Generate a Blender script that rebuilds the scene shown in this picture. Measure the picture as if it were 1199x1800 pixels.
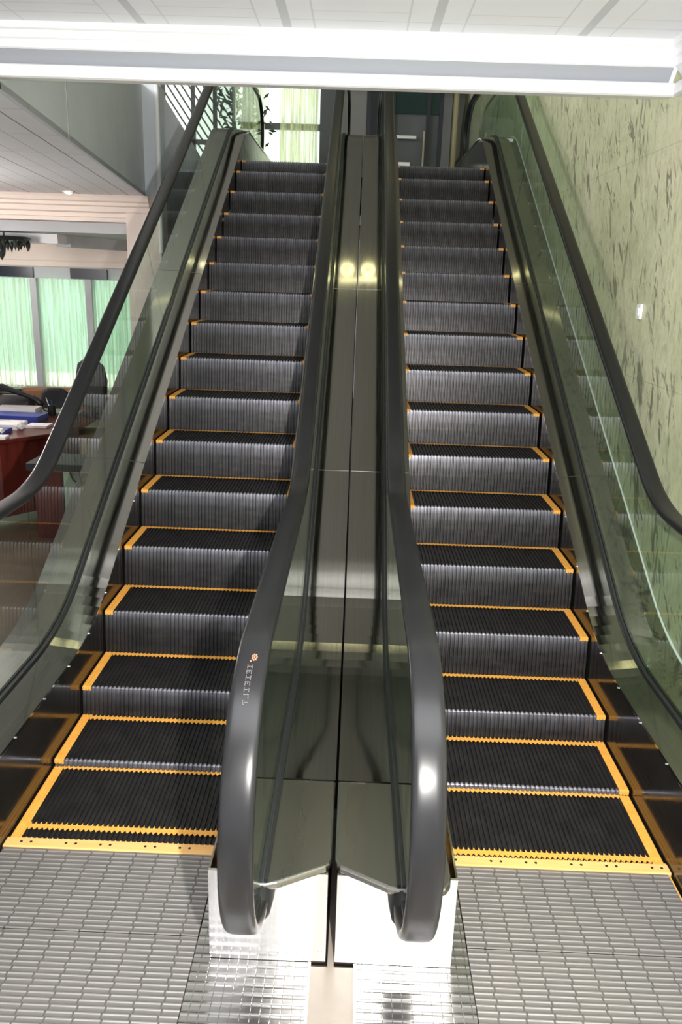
import bpy, math, random
from mathutils import Matrix, Vector
random.seed(7)
for o in list(bpy.data.objects): bpy.data.objects.remove(o)
S = bpy.context.scene
COL = S.collection
PI = math.pi

# ------------------------------------------------------------------ camera, world, lights, exposure
CAMP = (0.003, -2.137, 2.151)
YAW, PITCH, ROLL, FPX = 0.01312, -0.28766, 0.03296, 1379.0
def cam_axes():
    cy, sy, cp, sp = math.cos(YAW), math.sin(YAW), math.cos(PITCH), math.sin(PITCH)
    f = Vector((-sy*cp, cy*cp, sp)); r = Vector((cy, sy, 0)); u = r.cross(f)
    c, s = math.cos(ROLL), math.sin(ROLL)
    return r*c+u*s, u*c-r*s, f
cr, cu, cf = cam_axes()
cd = bpy.data.cameras.new('camera'); cam = bpy.data.objects.new('camera', cd); COL.objects.link(cam)
cam.matrix_world = Matrix(((cr.x, cu.x, -cf.x, CAMP[0]), (cr.y, cu.y, -cf.y, CAMP[1]), (cr.z, cu.z, -cf.z, CAMP[2]), (0, 0, 0, 1)))
cd.sensor_fit = 'VERTICAL'; cd.sensor_height = 24.0; cd.lens = 24.0*FPX/1800.0
cd.clip_start = 0.02
S.camera = cam
w = bpy.data.worlds.new('world'); S.world = w; w.use_nodes = True
w.node_tree.nodes['Background'].inputs[0].default_value = (0.92, 0.95, 1.0, 1)
w.node_tree.nodes['Background'].inputs[1].default_value = 1.3
def area(name, loc, target, sx, sy, power, col=(1, 1, 1)):
    l = bpy.data.lights.new(name, 'AREA'); l.shape = 'RECTANGLE'; l.size = sx; l.size_y = sy; l.energy = power; l.color = col
    o = bpy.data.objects.new(name, l); COL.objects.link(o); o.location = loc
    o.rotation_euler = (Vector(target)-Vector(loc)).to_track_quat('-Z', 'Y').to_euler()
    return o
# the camera's own flash, to the right of the lens
fl = Vector(CAMP)+cr*0.25+cu*0.0-cf*0.02
area('camera_flash', fl, fl+cf*3+cu*0.15, 0.03, 0.05, 165, (1.0, 0.97, 0.93))
# unseen fill light added to brighten the upper hall
area('upper_hall_fill_light', (-5.5, 9.5, 5.6), (-2.5, 6.0, 4.5), 2.0, 2.0, 330, (1.0, 0.98, 0.93))
def point(name, loc, power, rad, col):
    l = bpy.data.lights.new(name, 'POINT'); l.energy = power; l.shadow_soft_size = rad; l.color = col
    o = bpy.data.objects.new(name, l); COL.objects.link(o); o.location = loc; return o
point('office_hall_fill_lamp', (-5.2, 5.4, 2.3), 210, .25, (1.0, 0.93, 0.88))  # added out of view to lift the column and soffit
point('upper_hall_fill_lamp', (-3.6, 5.2, 5.2), 260, .3, (1.0, 0.98, 0.96))  # extra unseen lamp, added to brighten the fascia and decks
point('office_room_lamp', (-5.6, 9.6, 2.2), 22, .2, (1.0, 0.95, 0.88))
area('lobby_fill_light', (0.0, -1.0, 3.25), (0.0, -1.0, 0), 3.0, 1.2, 75, (0.95, 0.97, 1.0))  # unseen overhead fill, added to raise the foreground
S.view_settings.view_transform = 'Standard'; S.view_settings.look = 'None'
S.view_settings.exposure = 0.2; S.view_settings.gamma = 1.0; S.view_settings.use_curve_mapping = False

# ------------------------------------------------------------------ materials
def mat(name, col=(.5, .5, .5), rough=.5, metal=0., spec=.5, coat=0., emis=None, estr=0.):
    m = bpy.data.materials.new(name); m.use_nodes = True
    b = m.node_tree.nodes['Principled BSDF']
    b.inputs['Base Color'].default_value = (*col, 1); b.inputs['Roughness'].default_value = rough
    b.inputs['Metallic'].default_value = metal; b.inputs['Specular IOR Level'].default_value = spec
    b.inputs['Coat Weight'].default_value = coat; b.inputs['Coat Roughness'].default_value = .08
    if emis: b.inputs['Emission Color'].default_value = (*emis, 1); b.inputs['Emission Strength'].default_value = estr
    return m
class NT:
    def __init__(s, m): s.t = m.node_tree; s.b = s.t.nodes['Principled BSDF']
    def n(s, kind, **kw):
        x = s.t.nodes.new(kind)
        for k, v in kw.items(): setattr(x, k, v)
        return x
    def l(s, a, b): s.t.links.new(a, b)
    def coord(s, scale=(1, 1, 1), rot=(0, 0, 0), loc=(0, 0, 0)):
        c = s.n('ShaderNodeTexCoord'); m = s.n('ShaderNodeMapping'); s.l(c.outputs['Object'], m.inputs['Vector'])
        m.inputs['Scale'].default_value = scale; m.inputs['Rotation'].default_value = rot; m.inputs['Location'].default_value = loc
        return m.outputs[0]
    def noise(s, vec, scale, detail=3, rough=.5, dist=0.):
        x = s.n('ShaderNodeTexNoise'); s.l(vec, x.inputs['Vector']); x.inputs['Scale'].default_value = scale
        x.inputs['Detail'].default_value = detail; x.inputs['Roughness'].default_value = rough; x.inputs['Distortion'].default_value = dist
        return x.outputs['Fac']
    def ramp(s, fac, stops):
        x = s.n('ShaderNodeValToRGB'); s.l(fac, x.inputs[0]); e = x.color_ramp.elements
        while len(e) < len(stops): e.new(.5)
        for el, (p, c) in zip(e, stops):
            el.position = p; el.color = (*c, 1) if not isinstance(c, float) else (c, c, c, 1)
        return x.outputs[0]
    def math(s, op, a, b=None):
        x = s.n('ShaderNodeMath', operation=op)
        for i, v in enumerate((a, b)):
            if v is None: continue
            if isinstance(v, (int, float)): x.inputs[i].default_value = v
            else: s.l(v, x.inputs[i])
        return x.outputs[0]
    def mix(s, fac, a, b, kind='MIX'):
        x = s.n('ShaderNodeMix', data_type='RGBA', blend_type=kind)
        for sock, v in ((x.inputs[0], fac), (x.inputs[6], a), (x.inputs[7], b)):
            if isinstance(v, (int, float)): sock.default_value = v
            elif isinstance(v, tuple): sock.default_value = (*v, 1)
            else: s.l(v, sock)
        return x.outputs[2]
    def bump(s, h, strength=.3, dist=.01):
        x = s.n('ShaderNodeBump'); s.l(h, x.inputs['Height']); x.inputs['Strength'].default_value = strength; x.inputs['Distance'].default_value = dist
        s.l(x.outputs[0], s.b.inputs['Normal'])
    def sep(s, vec):
        x = s.n('ShaderNodeSeparateXYZ'); s.l(vec, x.inputs[0]); return x.outputs

def varied(name, c1, c2, scale, rough, metal=0., sc=(1, 1, 1), spec=.5, coat=0., r2=None, bump=0.):
    m = mat(name, c1, rough, metal, spec, coat); t = NT(m)
    f = t.noise(t.coord(sc), scale, 4, .6)
    t.l(t.ramp(f, [(.3, c1), (.7, c2)]), t.b.inputs['Base Color'])
    if r2 is not None:
        g = t.ramp(t.noise(t.coord(sc), scale*1.7, 3), [(.35, float(rough)), (.7, float(r2))]); t.l(g, t.b.inputs['Roughness'])
    if bump: t.bump(f, bump, .003)
    return m
M = {}
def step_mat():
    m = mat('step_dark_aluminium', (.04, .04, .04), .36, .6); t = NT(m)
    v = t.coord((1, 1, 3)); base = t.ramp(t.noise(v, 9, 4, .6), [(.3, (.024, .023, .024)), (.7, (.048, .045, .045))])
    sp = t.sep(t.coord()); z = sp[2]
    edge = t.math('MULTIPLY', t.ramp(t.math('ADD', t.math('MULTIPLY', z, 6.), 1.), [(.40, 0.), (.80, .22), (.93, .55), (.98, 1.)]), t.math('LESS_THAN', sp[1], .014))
    wear_sheen = t.math('MULTIPLY', edge, t.ramp(t.noise(t.coord((1, 1, .3)), 26, 3, .6), [(.3, .45), (.7, 1.)]))  # worn nosing metal plus a highlight painted onto the riser tops
    t.l(t.mix(wear_sheen, base, (.36, .36, .42)), t.b.inputs['Base Color'])
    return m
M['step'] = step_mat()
M['yellow'] = varied('yellow_paint', (.76, .34, .050), (.84, .42, .085), 30, .42)
M['steel'] = varied('brushed_steel', (.40, .388, .36), (.46, .446, .415), 3, .055, 1., (40, .6, .6), r2=.10)
M['steel_cap'] = varied('brushed_cap_steel', (.30, .295, .275), (.32, .315, .295), 1.2, .26, 1., (6, .6, .6), r2=.30)
M['steel_front'] = varied('polished_steel', (.72, .71, .70), (.80, .79, .78), 3, .14, 1., (30, 30, .6), r2=.22)
M['skirt'] = varied('black_skirt_coating', (.010, .009, .008), (.018, .016, .014), 6, .10, 0., (1, 1, 1), spec=.6, r2=.16)
M['rubber'] = varied('handrail_rubber', (.010, .010, .011), (.014, .014, .015), 14, .29, 0., (1, .4, .4), spec=.28)
M['black'] = mat('black_trim', (.012, .012, .013), .35)
M['gasket'] = mat('rubber_gasket', (.015, .015, .017), .3)
M['chstrip'] = mat('channel_strip', (.16, .16, .17), .3, .8)
M['screw'] = mat('screw_metal', (.85, .85, .82), .2, 1.)
M['comb'] = varied('comb_yellow', (.80, .42, .13), (.86, .50, .19), 22, .38, 0., (.3, 4, 1))
M['white'] = mat('white_plaster', (.84, .85, .87), .55)
M['beam'] = mat('white_moulding', (.88, .89, .91), .4)
M['cove'] = mat('cove_painted_shade', (.36, .38, .42), .6)
M['lobby'] = mat('pale_lobby_tile', (.66, .63, .58), .4)
M['pink'] = varied('cream_plaster', (.74, .63, .56), (.78, .68, .61), 3, .6)
M['grey'] = varied('grey_plaster', (.44, .46, .48), (.50, .52, .54), 2.2, .65)
M['fascia'] = varied('fascia_plaster', (.60, .63, .68), (.66, .69, .74), 2.2, .65)
M['dgrey'] = mat('dark_grey_wall', (.10, .11, .115), .6)
M['olive'] = mat('olive_grey_wall', (.085, .095, .075), .7)
M['hall'] = mat('upper_hall_plaster', (.33, .33, .31), .8)
M['navy'] = mat('navy_frame', (.012, .016, .03), .3)
M['teal'] = mat('dark_teal_glass', (.01, .035, .035), .12)
M['cream'] = mat('cream_post', (.42, .38, .22), .5)
M['chrome'] = mat('chrome', (.8, .8, .8), .1, 1.)
M['brown'] = varied('brown_wood', (.16, .06, .02), (.22, .09, .03), 5, .4, 0., (1, 1, 8))
M['redwood'] = varied('red_mahogany', (.07, .010, .008), (.14, .022, .014), 3, .3, 0., (6, 6, .6))
M['paper'] = mat('paper', (.8, .76, .74), .7)
M['bluef'] = mat('blue_card', (.03, .05, .30), .4)
M['blackp'] = mat('black_plastic', (.015, .015, .016), .4)
M['fabric'] = mat('black_fabric', (.02, .02, .022), .8)
M['shade'] = mat('brown_lampshade', (.22, .085, .06), .8)
M['palegreen'] = mat('pale_green_panel', (.42, .46, .36), .5)
M['leaf'] = varied('dark_leaf', (.015, .03, .015), (.04, .07, .03), 8, .5)
M['iron'] = mat('dark_iron', (.02, .022, .02), .5)
M['switch'] = mat('white_plastic', (.85, .85, .82), .35)
M['warm'] = mat('warm_lamp', (1, 1, 1), .5, emis=(1.0, .93, .45), estr=4)
M['warm2'] = mat('downlight_lamp', (1, 1, 1), .5, emis=(1.0, .95, .7), estr=12)
M['orange'] = mat('orange_print', (.30, .15, .09), .5)
M['print'] = mat('grey_print', (.11, .105, .105), .5)
M['crystal'] = mat('dark_crystal', (.05, .06, .055), .12, .3)

# daylight seen through window panes
def pane(name, col, s):
    m = mat(name, (.02, .02, .02), .3, emis=col, estr=s); return m
M['day'] = pane('daylight_green', (.60, 1.0, .74), 1.2)
M['day2'] = pane('daylight_white', (.88, 1.0, .90), 1.5)
M['day3'] = pane('daylight_pale', (.92, 1.0, .85), 2.2)
def curtain_mat(name, col):
    m = mat(name, col, .9); t = NT(m)
    tr = t.n('ShaderNodeBsdfTranslucent'); tr.inputs[0].default_value = (*col, 1)
    tp = t.n('ShaderNodeBsdfTransparent')
    f = t.noise(t.coord((6, 6, .25)), 4, 3, .6)
    mx = t.n('ShaderNodeMixShader'); mx.inputs[0].default_value = .62; t.l(t.b.outputs[0], mx.inputs[1]); t.l(tr.outputs[0], mx.inputs[2])
    m2 = t.n('ShaderNodeMixShader'); t.l(t.ramp(f, [(.4, .02), (.66, .6)]), m2.inputs[0])
    t.l(mx.outputs[0], m2.inputs[1]); t.l(tp.outputs[0], m2.inputs[2])
    t.l(m2.outputs[0], t.t.nodes['Material Output'].inputs[0])
    return m
M['curtain'] = curtain_mat('sheer_curtain', (.80, .86, .74))
M['curtain2'] = curtain_mat('yellow_green_sheer', (.74, .78, .48))

def glass_mat():
    m = bpy.data.materials.new('balustrade_glass'); m.use_nodes = True; t = m.node_tree
    for n in list(t.nodes):
        if n.type != 'OUTPUT_MATERIAL': t.nodes.remove(n)
    tp = t.nodes.new('ShaderNodeBsdfTransparent'); tp.inputs[0].default_value = (.86, .91, .87, 1)
    gl = t.nodes.new('ShaderNodeBsdfGlossy'); gl.inputs['Roughness'].default_value = .01; gl.inputs[0].default_value = (.9, .95, .9, 1)
    fr = t.nodes.new('ShaderNodeFresnel'); fr.inputs[0].default_value = 1.5
    mx = t.nodes.new('ShaderNodeMixShader')
    ge = t.nodes.new('ShaderNodeNewGeometry'); iv = t.nodes.new('ShaderNodeMath'); iv.operation = 'SUBTRACT'; iv.inputs[0].default_value = 1
    t.links.new(ge.outputs['Backfacing'], iv.inputs[1]); mu = t.nodes.new('ShaderNodeMath'); mu.operation = 'MULTIPLY'
    t.links.new(fr.outputs[0], mu.inputs[0]); t.links.new(iv.outputs[0], mu.inputs[1]); t.links.new(mu.outputs[0], mx.inputs[0]); t.links.new(tp.outputs[0], mx.inputs[1]); t.links.new(gl.outputs[0], mx.inputs[2])
    t.links.new(mx.outputs[0], t.nodes['Material Output'].inputs[0])
    return m
M['glass'] = glass_mat()

# marble wall: yellow-green stone with short dark strokes
def marble():
    m = mat('green_marble', (.5, .5, .38), .30, spec=.4); t = NT(m)
    v = t.coord((1, 1, 1)); big = t.noise(v, 1.1, 4, .6, .6)
    base = t.ramp(big, [(.3, (.50, .52, .32)), (.52, (.62, .63, .42)), (.72, (.70, .67, .48))])
    fine = t.noise(t.coord((1, 5, 2.4), (.5, 0, 0)), 5, 5, .65, .8)
    base = t.mix(t.ramp(fine, [(.42, .0), (.75, .55)]), base, (.30, .29, .19))
    def strokes(rot, sc, s, lo, hi):
        mp = t.n('ShaderNodeMapping'); t.l(t.coord((1, 1, 1), (rot, 0, 0)), mp.inputs['Vector']); mp.inputs['Scale'].default_value = sc
        q = t.noise(mp.outputs[0], s, 3, .6, .35)
        return t.ramp(q, [(lo, 0.), (hi, 1.)])
    a = strokes(.45, (1, 7.0, 1.7), 2.0, .60, .655)
    b = strokes(.15, (1, 8.0, 1.8), 2.2, .61, .66)
    c = strokes(.80, (1, 8.5, 2.2), 2.6, .605, .655)
    k = t.mix(1., a, b, 'LIGHTEN'); k = t.mix(1., k, c, 'LIGHTEN')
    k = t.math('MULTIPLY', k, t.ramp(t.noise(v, 2.0, 2), [(.36, .10), (.56, .68)]))
    col = t.mix(k, base, (.075, .072, .055))
    sp = t.sep(t.coord())
    j = t.math('LESS_THAN', t.math('ABSOLUTE', t.math('SUBTRACT', t.math('MODULO', t.math('ADD', sp[1], 10.06), 1.3), .65)), .0025)
    j2 = t.math('LESS_THAN', t.math('ABSOLUTE', t.math('SUBTRACT', t.math('MODULO', t.math('ADD', sp[2], 10.2), 1.25), .6)), .002)
    col = t.mix(t.math('MULTIPLY', t.math('MAXIMUM', j, j2), .35), col, (.15, .15, .1))
    t.l(col, t.b.inputs['Base Color'])
    return m
M['marble'] = marble()

# ribbed landing plates
def cleat(name, c1, c2, rough, metal, w=.086, h=.0218, off=.07, contrast=.55):
    m = mat(name, c1, rough, metal); t = NT(m)
    v = t.coord(); sp = t.sep(v)
    ry = t.math('DIVIDE', t.math('ADD', sp[1], 200*h), h); row = t.math('FLOOR', ry); fy = t.math('FRACT', ry)
    alt = t.math('MULTIPLY', t.math('MODULO', row, 2.), off)
    fx_ = t.math('FRACT', t.math('ADD', t.math('DIVIDE', t.math('ADD', sp[0], 100*w), w), alt))
    groove = t.ramp(t.math('ABSOLUTE', t.math('SUBTRACT', fx_, .5)), [(.455, 0.), (.49, 1.)])
    ridge = t.ramp(fy, [(.0, .15), (.12, .0), (.55, .25), (.72, 1.), (.86, .9), (1., .15)])
    hgt = t.math('MULTIPLY', ridge, t.math('SUBTRACT', 1., groove))
    wear_sheen = t.noise(v, 5, 4, .6)
    col = t.mix(hgt, tuple(c*(1-contrast) for c in c1), c1)
    col = t.mix(groove, col, c2)
    col = t.mix(t.ramp(wear_sheen, [(.4, 0.), (.75, .35)]), col, (c1[0]*.72, c1[1]*.66, c1[2]*.64))
    t.l(col, t.b.inputs['Base Color'])
    t.bump(hgt, .6, .003)
    return m
M['plate'] = cleat('ribbed_plate', (.42, .40, .385), (.13, .125, .12), .42, .5)
M['plate2'] = cleat('bright_ribbed_plate', (.66, .65, .64), (.38, .37, .37), .2, .95, .031, .036, .0, .3)

def lined(name, col, line, period, off, wide, thin, rot=0., cross=.6, rough=.6):
    m = mat(name, col, rough); t = NT(m)
    sp = t.sep(t.coord((1, 1, 1), (0, 0, rot)))
    u = t.math('MODULO', t.math('ADD', sp[0], 100*period-off+period/2), period)
    d = t.math('ABSOLUTE', t.math('SUBTRACT', u, period/2))
    band = t.math('LESS_THAN', d, wide)
    ln = t.math('LESS_THAN', t.math('ABSOLUTE', t.math('SUBTRACT', d, thin)), .0045)
    vv = t.math('MODULO', t.math('ADD', sp[1], 100*cross), cross)
    cl = t.math('LESS_THAN', t.math('ABSOLUTE', t.math('SUBTRACT', vv, cross/2)), .0045)
    c2 = t.math('LESS_THAN', t.math('ABSOLUTE', t.math('SUBTRACT', vv, cross/2-.13)), .0035)
    c2 = t.math('MULTIPLY', c2, t.math('GREATER_THAN', d, thin))
    n = t.noise(t.coord(), 3, 4)
    base = t.mix(t.ramp(n, [(.35, 0.), (.7, .25)]), col, tuple(x*.9 for x in col))
    k = t.math('MAXIMUM', t.math('MULTIPLY', band, .9), t.math('MULTIPLY', t.math('MAXIMUM', ln, t.math('MAXIMUM', cl, c2)), .55))
    t.l(t.mix(k, base, line), t.b.inputs['Base Color'])
    return m
M['ceil'] = lined('ceiling_board', (.88, .90, .95), (.58, .60, .64), .722, -.395, .022, .135)
M['soffit'] = lined('soffit_board', (.80, .80, .86), (.20, .20, .21), .60, .02, .007, .20, rot=-.129, cross=.9)
M['floor_in'] = varied('brown_floor', (.10, .060, .038), (.15, .095, .060), 2.5, .35, 0., (1, 1, 1), r2=.5)
M['tile'] = varied('beige_tile', (.26, .22, .19), (.31, .27, .23), 6, .4)

# ------------------------------------------------------------------ mesh helpers
def wloc(o):
    v = Vector((0, 0, 0))
    while o: v += o.location; o = o.parent
    return v
def obj(name, verts, faces, m, parent=None, smooth=False, local=False):
    me = bpy.data.meshes.new(name); me.from_pydata([tuple(v) for v in verts], [], faces)
    me.materials.append(M[m] if isinstance(m, str) else m); me.validate(); me.update()
    import bmesh
    b = bmesh.new(); b.from_mesh(me); bmesh.ops.recalc_face_normals(b, faces=b.faces); b.to_mesh(me); b.free()
    if smooth:
        for f in me.polygons: f.use_smooth = True
    o = bpy.data.objects.new(name, me); COL.objects.link(o)
    if parent:
        if not local: o.location = -wloc(parent)
        o.parent = parent
    return o
class MB:
    def __init__(s): s.v = []; s.f = []
    def add(s, v, f):
        n = len(s.v); s.v += [tuple(a) for a in v]; s.f += [tuple(i+n for i in q) for q in f]; return s
    def box(s, x0, x1, y0, y1, z0, z1):
        return s.add([(x, y, z) for z in (z0, z1) for y in (y0, y1) for x in (x0, x1)],
                     [(0, 1, 3, 2), (4, 6, 7, 5), (0, 4, 5, 1), (2, 3, 7, 6), (0, 2, 6, 4), (1, 5, 7, 3)])
    def obox(s, c, ax, ay, az):          # centre and three half-axes
        c, ax, ay, az = map(Vector, (c, ax, ay, az))
        return s.add([c+ax*i+ay*j+az*k for k in (-1, 1) for j in (-1, 1) for i in (-1, 1)],
                     [(0, 1, 3, 2), (4, 6, 7, 5), (0, 4, 5, 1), (2, 3, 7, 6), (0, 2, 6, 4), (1, 5, 7, 3)])
    def bar(s, a, b, r, r2=None):
        a, b = Vector(a), Vector(b); d = (b-a).normalized(); q = Vector((0, 0, 1)) if abs(d.z) < .9 else Vector((1, 0, 0))
        u = d.cross(q).normalized(); w = d.cross(u)
        return s.obox((a+b)/2, (b-a)/2, u*r, w*(r2 or r))
    def tube(s, pts, r, n=8, caps=True):
        pts = [Vector(p) for p in pts]; rr = r if isinstance(r, (list, tuple)) else [r]*len(pts); vs = []; k = len(pts)
        prev = None
        for i, p in enumerate(pts):
            d = (pts[min(i+1, k-1)]-pts[max(i-1, 0)]).normalized()
            if prev is None:
                q = Vector((0, 0, 1)) if abs(d.z) < .9 else Vector((1, 0, 0)); u = d.cross(q).normalized()
            else: u = (prev-d*prev.dot(d)).normalized()
            prev = u; w = d.cross(u)
            vs += [p+u*math.cos(a)*rr[i]+w*math.sin(a)*rr[i] for a in (2*PI*j/n for j in range(n))]
        fs = [(i*n+j, i*n+(j+1) % n, (i+1)*n+(j+1) % n, (i+1)*n+j) for i in range(k-1) for j in range(n)]
        if caps: fs += [tuple(range(n)), tuple((k-1)*n+j for j in range(n))]
        return s.add(vs, fs)
    def lathe(s, prof, c=(0, 0, 0), n=20):
        cx, cy, cz = c; k = len(prof)
        vs = [(cx+r*math.cos(2*PI*j/n), cy+r*math.sin(2*PI*j/n), cz+z) for r, z in prof for j in range(n)]
        fs = [(i*n+j, i*n+(j+1) % n, (i+1)*n+(j+1) % n, (i+1)*n+j) for i in range(k-1) for j in range(n)]
        fs += [tuple(range(n)), tuple((k-1)*n+j for j in range(n))]
        return s.add(vs, fs)
    def prism(s, poly, a, b, axis='z'):   # polygon extruded from a to b along an axis
        n = len(poly)
        f = {'z': lambda p, t: (p[0], p[1], t), 'x': lambda p, t: (t, p[0], p[1]), 'y': lambda p, t: (p[0], t, p[1])}[axis]
        vs = [f(p, a) for p in poly]+[f(p, b) for p in poly]
        return s.add(vs, [tuple(range(n)), tuple(range(2*n-1, n-1, -1))]+[(i, (i+1) % n, (i+1) % n+n, i+n) for i in range(n)])
    def build(s, name, m, parent=None, smooth=False, local=False): return obj(name, s.v, s.f, m, parent, smooth, local)
def bevel(o, w=.006, seg=2):
    b = o.modifiers.new('bevel', 'BEVEL'); b.width = w; b.segments = seg; b.limit_method = 'ANGLE'; b.angle_limit = .6; return o
def tag(o, label, cat, group=None):
    o['label'] = label; o['category'] = cat
    if group: o['group'] = group
    return o
def thing(name, loc, label, cat, group=None):
    o = bpy.data.objects.new(name, None); o.empty_display_size = .1; COL.objects.link(o); o.location = loc
    return tag(o, label, cat, group)
def struct(o): o['kind'] = 'structure'; return o

# ------------------------------------------------------------------ escalator side curves (y, z)
TA = math.tan(math.radians(30.0216)); AL = math.radians(30.0216)
YT, RT, YTOP, RT2 = 0.58531, 1.554, 7.11678, 1.14
YA, ZA = 1.36292, 0.20852
def nl(y): return ZA+(y-YA)*TA
def track(y):
    s = y-YT; y1 = YTOP-RT2*math.sin(AL); ztop = nl(y1)+RT2*(1-math.cos(AL))
    if s < 0: return 0.
    if y < YA: return RT-math.sqrt(RT*RT-s*s)
    if y < y1: return nl(y)
    if y < YTOP: return ztop-(RT2-math.sqrt(RT2*RT2-(YTOP-y)**2))
    return ztop
ZTOP = track(9)
def side_path(h0, hi, h1, y0, y1, r0, r1, n=10, m=24):
    """level at h0, incline hi above the nosing line, level at h1; filleted. list of (y,z)"""
    ya = YA+(h0-hi-ZA)/TA; yb = YA+(h1-hi-ZA)/TA
    l0, l1 = r0*math.tan(AL/2), r1*math.tan(AL/2); c = math.cos(AL)
    P = [(y0+(ya-l0-y0)*i/6, h0) for i in range(6)]
    P += [(ya-l0+r0*math.sin(t), h0+r0*(1-math.cos(t))) for t in (AL*i/n for i in range(n))]
    a, b = ya+l0*c, yb-l1*c
    P += [(a+(b-a)*i/m, nl(a+(b-a)*i/m)+hi) for i in range(m)]
    P += [(yb+l1-r1*math.sin(t), h1-r1*(1-math.cos(t))) for t in (AL*(n-i)/n for i in range(n))]
    P += [(yb+l1+(y1-yb-l1)*i/6, h1) for i in range(7)]
    return P
def interp(P, y):
    if y <= P[0][0]: return P[0][1]
    for a, b in zip(P, P[1:]):
        if a[0] <= y <= b[0]: return a[1]+(b[1]-a[1])*(y-a[0])/max(b[0]-a[0], 1e-9)
    return P[-1][1]
def sweep(path, sec, name, m, parent, smooth=False, caps=True):
    """sec: closed loop of (x, offset along the path normal)"""
    k = len(path); n = len(sec); v = []
    for i, (y, z) in enumerate(path):
        a, b = path[max(i-1, 0)], path[min(i+1, k-1)]
        d = Vector((b[0]-a[0], b[1]-a[1])).normalized(); nx, nz = -d.y, d.x
        v += [(x, y+nx*h, z+nz*h) for x, h in sec]
    f = [(i*n+j, i*n+(j+1) % n, (i+1)*n+(j+1) % n, (i+1)*n+j) for i in range(k-1) for j in range(n)]
    if caps: f += [tuple(range(n)), tuple((k-1)*n+j for j in range(n))]
    return obj(name, v, f, m, parent, smooth)
def between(x0, x1, lo, hi, name, m, parent):
    """upright sheet of thickness x0..x1 between two curves of equal length"""
    k = len(lo); v = []
    for (ya, za), (yb, zb) in zip(lo, hi): v += [(x0, ya, za), (x1, ya, za), (x1, yb, zb), (x0, yb, zb)]
    f = [(i*4+j, i*4+(j+1) % 4, i*4+4+(j+1) % 4, i*4+4+j) for i in range(k-1) for j in range(4)]
    f += [(0, 1, 2, 3), tuple((k-1)*4+j for j in range(4))]
    return obj(name, v, f, m, parent)

YEND = 10.02
DECK = side_path(.378, .078, ZTOP+.365, .37, YEND, 1.30, 1.1)
DECKF = side_path(.378, .078, ZTOP+.365, -.07, YEND, 1.30, 1.1)
def rail_path(h0=1.190, hi=.890):
    R = .8; ry, zb = .47, .31; rz = (h0-zb)/2; P = []
    h1 = ZTOP+1.17; yN, yT = -.095, 9.66
    loop = [(yN-ry*math.sin(t), h0-rz+rz*math.cos(t)) for t in (PI*i/26 for i in range(27))]
    P = [(.10, zb), (.0, zb)]+loop[::-1]
    P += side_path(h0, hi, h1, yN, yT, R, R)[1:]
    zt = ZTOP+.31; r2 = (h1-zt)/2
    P += [(yT+ry*math.sin(t), h1-r2+r2*math.cos(t)) for t in (PI*i/22 for i in range(1, 23))]+[(yT-.15, zt)]
    return P, loop
RAILSEC = [(.0445*math.copysign(abs(math.cos(a))**.55, math.cos(a)), -.017+.017*math.copysign(abs(math.sin(a))**.62, math.sin(a))) for a in (2*PI*i/22 for i in range(22))]

# ------------------------------------------------------------------ one step, copied for every step
PITCHX = .0207
def ridged(x0, x1, path, depth, pitch=PITCHX, off=0.):
    """sheet of ridges running along path (y,z,ny,nz)"""
    n = max(1, round((x1-x0)/pitch)); p = (x1-x0)/n; xs = []
    for i in range(n):
        a = x0+i*p
        xs += [(a, 1), (a+p*.22, 1), (a+p*.36, 0), (a+p*.86, 0)]
    xs.append((x1, 1)); k = len(xs)
    v = [(x, y-ny*depth*d, z-nz*depth*d) for (y, z, ny, nz) in path for x, d in xs]
    f = [(i*k+j, i*k+j+1, (i+1)*k+j+1, (i+1)*k+j) for i in range(len(path)-1) for j in range(k-1)]
    return v, f
HW = .459
r = .011
nose = [(r-r*math.sin(t), -r+r*math.cos(t), -math.sin(t), math.cos(t)) for t in (PI/2*i/4 for i in range(5))]
riser = [(yy, -r-.245*q, -math.cos(an), math.sin(an)) for q, yy, an in ((.12, -.006, .14), (.3, -.013, .11), (.5, -.020, .09), (.7, -.025, .07), (.85, -.028, .06), (1., -.030, .05))]
SP = [(.397, 0, 0, 1), (.20, 0, 0, 1)]+nose+riser
def zigzag(x0, x1, y0, y1, tooth, z):
    """yellow rear line with interlocking teeth on both edges"""
    n = round((x1-x0)/PITCHX); p = (x1-x0)/n; v = []; f = []
    for i in range(n):
        a = x0+i*p; b = len(v)
        v += [(a, y0, z), (a+p*.5, y0-tooth, z), (a+p, y0, z), (a+p, y1, z), (a, y1, z), (a+p*.5, y1+tooth*.0, z)]
        v += [(a+p*.02, y1, z), (a+p*.48, y1, z), (a+p*.25, y1+tooth, z)]
        f += [(b, b+1, b+2, b+3, b+4), (b+6, b+7, b+8)]
    return v, f
def make_step(parent, sin_, win, yr):
    v, f = ridged(-HW, HW, SP, .007)
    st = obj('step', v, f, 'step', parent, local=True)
    for s in (-1, 1):
        x0, x1 = sorted((s*HW, s*(HW-(win if s == sin_ else .043))))
        v, f = ridged(x0, x1, [(.398, .003, 0, 1), (.2, .003, 0, 1), (.006, .003, 0, 1), (-.003, -.001, -.7, .7), (-.003, -.019, -1, 0)], .0025, .0145)
        obj('side_line', v, f, 'yellow', st, local=True)
    v, f = zigzag(-HW+(win if sin_ < 0 else .043), HW-(win if sin_ > 0 else .043), yr, yr+.020, .016, .0035)
    obj('rear_line', v, f, 'yellow', st, local=True)
    return st
def copy_tree(o, parent):
    c = o.copy(); COL.objects.link(c); c.parent = parent
    for ch in o.children: copy_tree(ch, c)
    return c

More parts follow.
